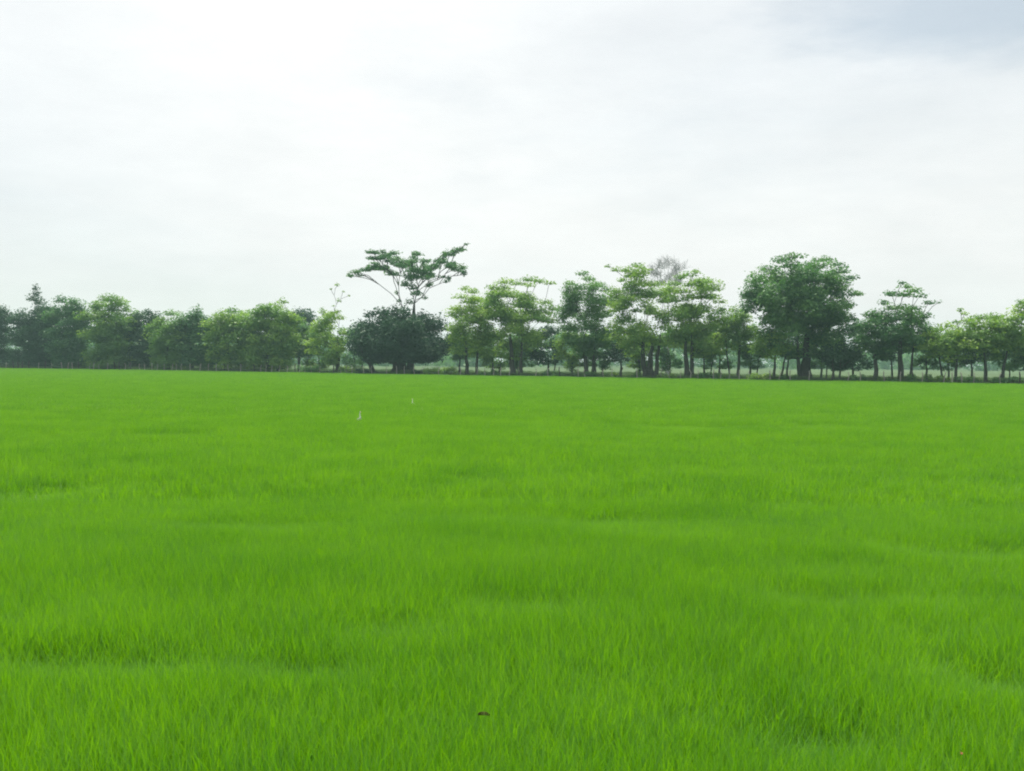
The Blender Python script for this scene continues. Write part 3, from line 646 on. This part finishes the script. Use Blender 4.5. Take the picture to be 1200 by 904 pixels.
# ------------------------------------------------------------------ fence along the field edge
root_p, D0 = edge_at(-60, .1)
fence = empty('wire_fence', root_p); tag(fence, 'weathered wooden post and wire fence running along the far field edge under the trees', 'fence')
fe, _ = edge_at(1262, .1); FL = (fe - root_p).length; fd = (fe - root_p).normalized()
rd = random.Random(5)
post_meshes = []
for v in range(5):
    V, F = [], []
    h = [1.55, 1.7, 1.45, 1.8, 1.6][v]; r = [.065, .085, .06, .10, .075][v]
    pa = [Vector((rd.uniform(-.03, .03) * i, rd.uniform(-.03, .03) * i, -.3 + (h + .3) * i / 4)) for i in range(5)]
    tube_rings(pa, [r * 1.05, r, r * .97, r * .92, r * .85], 7, V, F, v)
    b = len(V); V.append(pa[-1] + Vector((0, 0, .03)))
    f3 = [(b - 7 + k, b - 7 + (k + 1) % 7, b) for k in range(7)]
    post_meshes.append(mesh_np('post', V, F, f3, M_POSTD if v in (1, 3) else M_POST))
s = 0.0; tops = []
while s < FL:
    p = fd * s
    o = link('post', post_meshes[rd.choice([0, 0, 1, 2, 2, 3, 4, 4])], fence, (p.x + rd.uniform(-.1, .1), p.y + rd.uniform(-.1, .1), 0))
    o.rotation_euler = (rd.gauss(0, .04), rd.gauss(0, .05), rd.random() * 6.28)
    tops.append(p); s += rd.choice([1.1, 1.5, 1.9, 2.3, 1.3, 2.8])
for hgt in (.45, .8, 1.1, 1.38):
    V, F = [], []
    pa = []
    for i in range(len(tops) - 1):
        a, b = tops[i], tops[i + 1]
        pa += [a + Vector((0, 0, hgt)), a.lerp(b, .5) + Vector((0, 0, hgt - .02))]
    off_ = Vector((ED_NRM.x, ED_NRM.y, 0)) * -.08
    tube_rings([q + off_ for q in pa], [.006] * len(pa), 3, V, F)
    link('wire', mesh_np('wire', V, F, None, M_WIRE), fence)
print('posts', len(tops))

# ------------------------------------------------------------------ egrets
def egret(label, px, py, scale, yaw):
    p = on_plane(px, py, CROP)
    root = empty('egret', (p.x, p.y, .004)); tag(root, label, 'bird', 'white egrets standing in the rice')
    root.rotation_euler = (0, 0, yaw); root.scale = (scale,) * 3
    bm = bmesh.new(); sk = bm.verts.layers.skin.verify()
    pts = [((-.24, 0, .36), .018, .012), ((-.16, 0, .40), .045, .035), ((-.05, 0, .46), .085, .075), ((.06, 0, .52), .080, .075), ((.12, 0, .58), .045, .042), ((.10, 0, .66), .026, .026),
           ((.08, 0, .74), .021, .021), ((.10, 0, .82), .020, .020), ((.14, 0, .86), .030, .025), ((.175, 0, .855), .018, .015)]
    vs = []
    for co, a, b in pts:
        v = bm.verts.new(co); v[sk].radius = (a, b); vs.append(v)
    for a, b in zip(vs, vs[1:]): bm.edges.new((a, b))
    vs[2][sk].use_root = True
    me = bpy.data.meshes.new('body'); bm.to_mesh(me); bm.free(); me.materials.append(M_FEATHER)
    b = link('body', me, root)
    b.modifiers.new('skin', 'SKIN'); ss = b.modifiers.new('sub', 'SUBSURF'); ss.levels = 2; ss.render_levels = 2
    V, F = [], []
    tube_rings([Vector((.17, 0, .855)), Vector((.22, 0, .847)), Vector((.29, 0, .835))], [.011, .008, .002], 6, V, F)
    link('bill', mesh_np('bill', V, F, None, M_BILL, smooth=True), root)
    for s_ in (-1, 1):
        V, F = [], []
        tube_rings([Vector((-.01, .035 * s_, .43)), Vector((.02, .04 * s_, .24)), Vector((-.01, .04 * s_, .02))], [.016, .009, .008], 6, V, F)
        for tx, ty in ((.09, 0), (.07, .05), (.07, -.05), (-.05, 0)):
            tube_rings([Vector((-.01, .04 * s_, .012)), Vector((-.01 + tx, .04 * s_ + ty, .006))], [.007, .004], 4, V, F)
        link('leg', mesh_np('leg', V, F, None, M_LEGS), root)
        # wing folded along the side
        V, F = [], []
        tube_rings([Vector((.07, .062 * s_, .53)), Vector((-.03, .078 * s_, .48)), Vector((-.15, .045 * s_, .41)), Vector((-.27, .012 * s_, .345))], [.030, .042, .028, .004], 8, V, F)
        link('wing', mesh_np('wing', V, F, None, M_FEATHER, smooth=True), root)
        V, F = [], []
        tube_rings([Vector((.148, .021 * s_, .866)), Vector((.148, .0265 * s_, .866))], [.006, .003], 6, V, F)
        link('eye', mesh_np('eye', V, F, None, M_LEGS), root)
egret('bright white egret standing upright in the rice in front of the dark dome tree', 421, 490, .74, R(-62))
egret('fainter, more distant white egret half hidden in rice below the dome', 484, 471, .66, R(-110))

# ------------------------------------------------------------------ dead leaves lying on the rice
def fallen_leaf(label, p, length, width, mat, yaw, stand):
    V = []; F = []
    for i in range(7):
        t = i / 6; w = width * math.sin(math.pi * min(1, t * .92 + .06)) ** .8
        for s_ in (-1, -.5, 0, .5, 1):
            x = (t - .5) * length; yy = s_ * w / 2
            V.append((x, yy, .004 * math.sin(t * 3.1) + .35 * width * (abs(s_) ** 1.6)))
    for i in range(6):
        for k in range(4):
            F.append((i * 5 + k, i * 5 + k + 1, i * 5 + k + 6, i * 5 + k + 5))
    o = link('fallen_leaf', mesh_np('fallen_leaf', V, F, None, mat, smooth=True), None, p)
    o.rotation_euler = (R(stand), R(8), yaw)
    sm = o.modifiers.new('thick', 'SOLIDIFY'); sm.thickness = .0012
    tag(o, label, 'leaf')
fallen_leaf('curled olive brown dead leaf lying on the rice near the bottom of the photo', LEAF_SPOTS[0] + Vector((0, 0, -.03)), .072, .036, M_DEAD, .25, 14)
fallen_leaf('small reddish withered leaf among the rice in the bottom right corner', LEAF_SPOTS[1] + Vector((0, 0, .0)), .05, .016, M_RED, 1.2, 20)

# ------------------------------------------------------------------ haze
hx, hy0, hy1, hz = 1520, -320, 1420, 28
hv = [(-hx, hy0, -1), (hx, hy0, -1), (hx, hy1, -1), (-hx, hy1, -1), (-hx, hy0, hz), (hx, hy0, hz), (hx, hy1, hz), (-hx, hy1, hz)]
hf = [(3, 2, 1, 0), (4, 5, 6, 7), (0, 1, 5, 4), (1, 2, 6, 5), (2, 3, 7, 6), (3, 0, 4, 7)]
mh, th = new_mat('haze')
oh = nd(th, 'ShaderNodeOutputMaterial'); vh = nd(th, 'ShaderNodeVolumePrincipled')
vh.inputs['Color'].default_value = (0.58, 0.90, 0.87, 1); vh.inputs['Density'].default_value = 0.00040; vh.inputs['Anisotropy'].default_value = 0.2
th.links.new(vh.outputs[0], oh.inputs['Volume'])
hz_o = link('haze', mesh_np('haze', hv, hf, None, mh)); tag(hz_o, 'thin pale haze in the air over the field', kind='stuff')
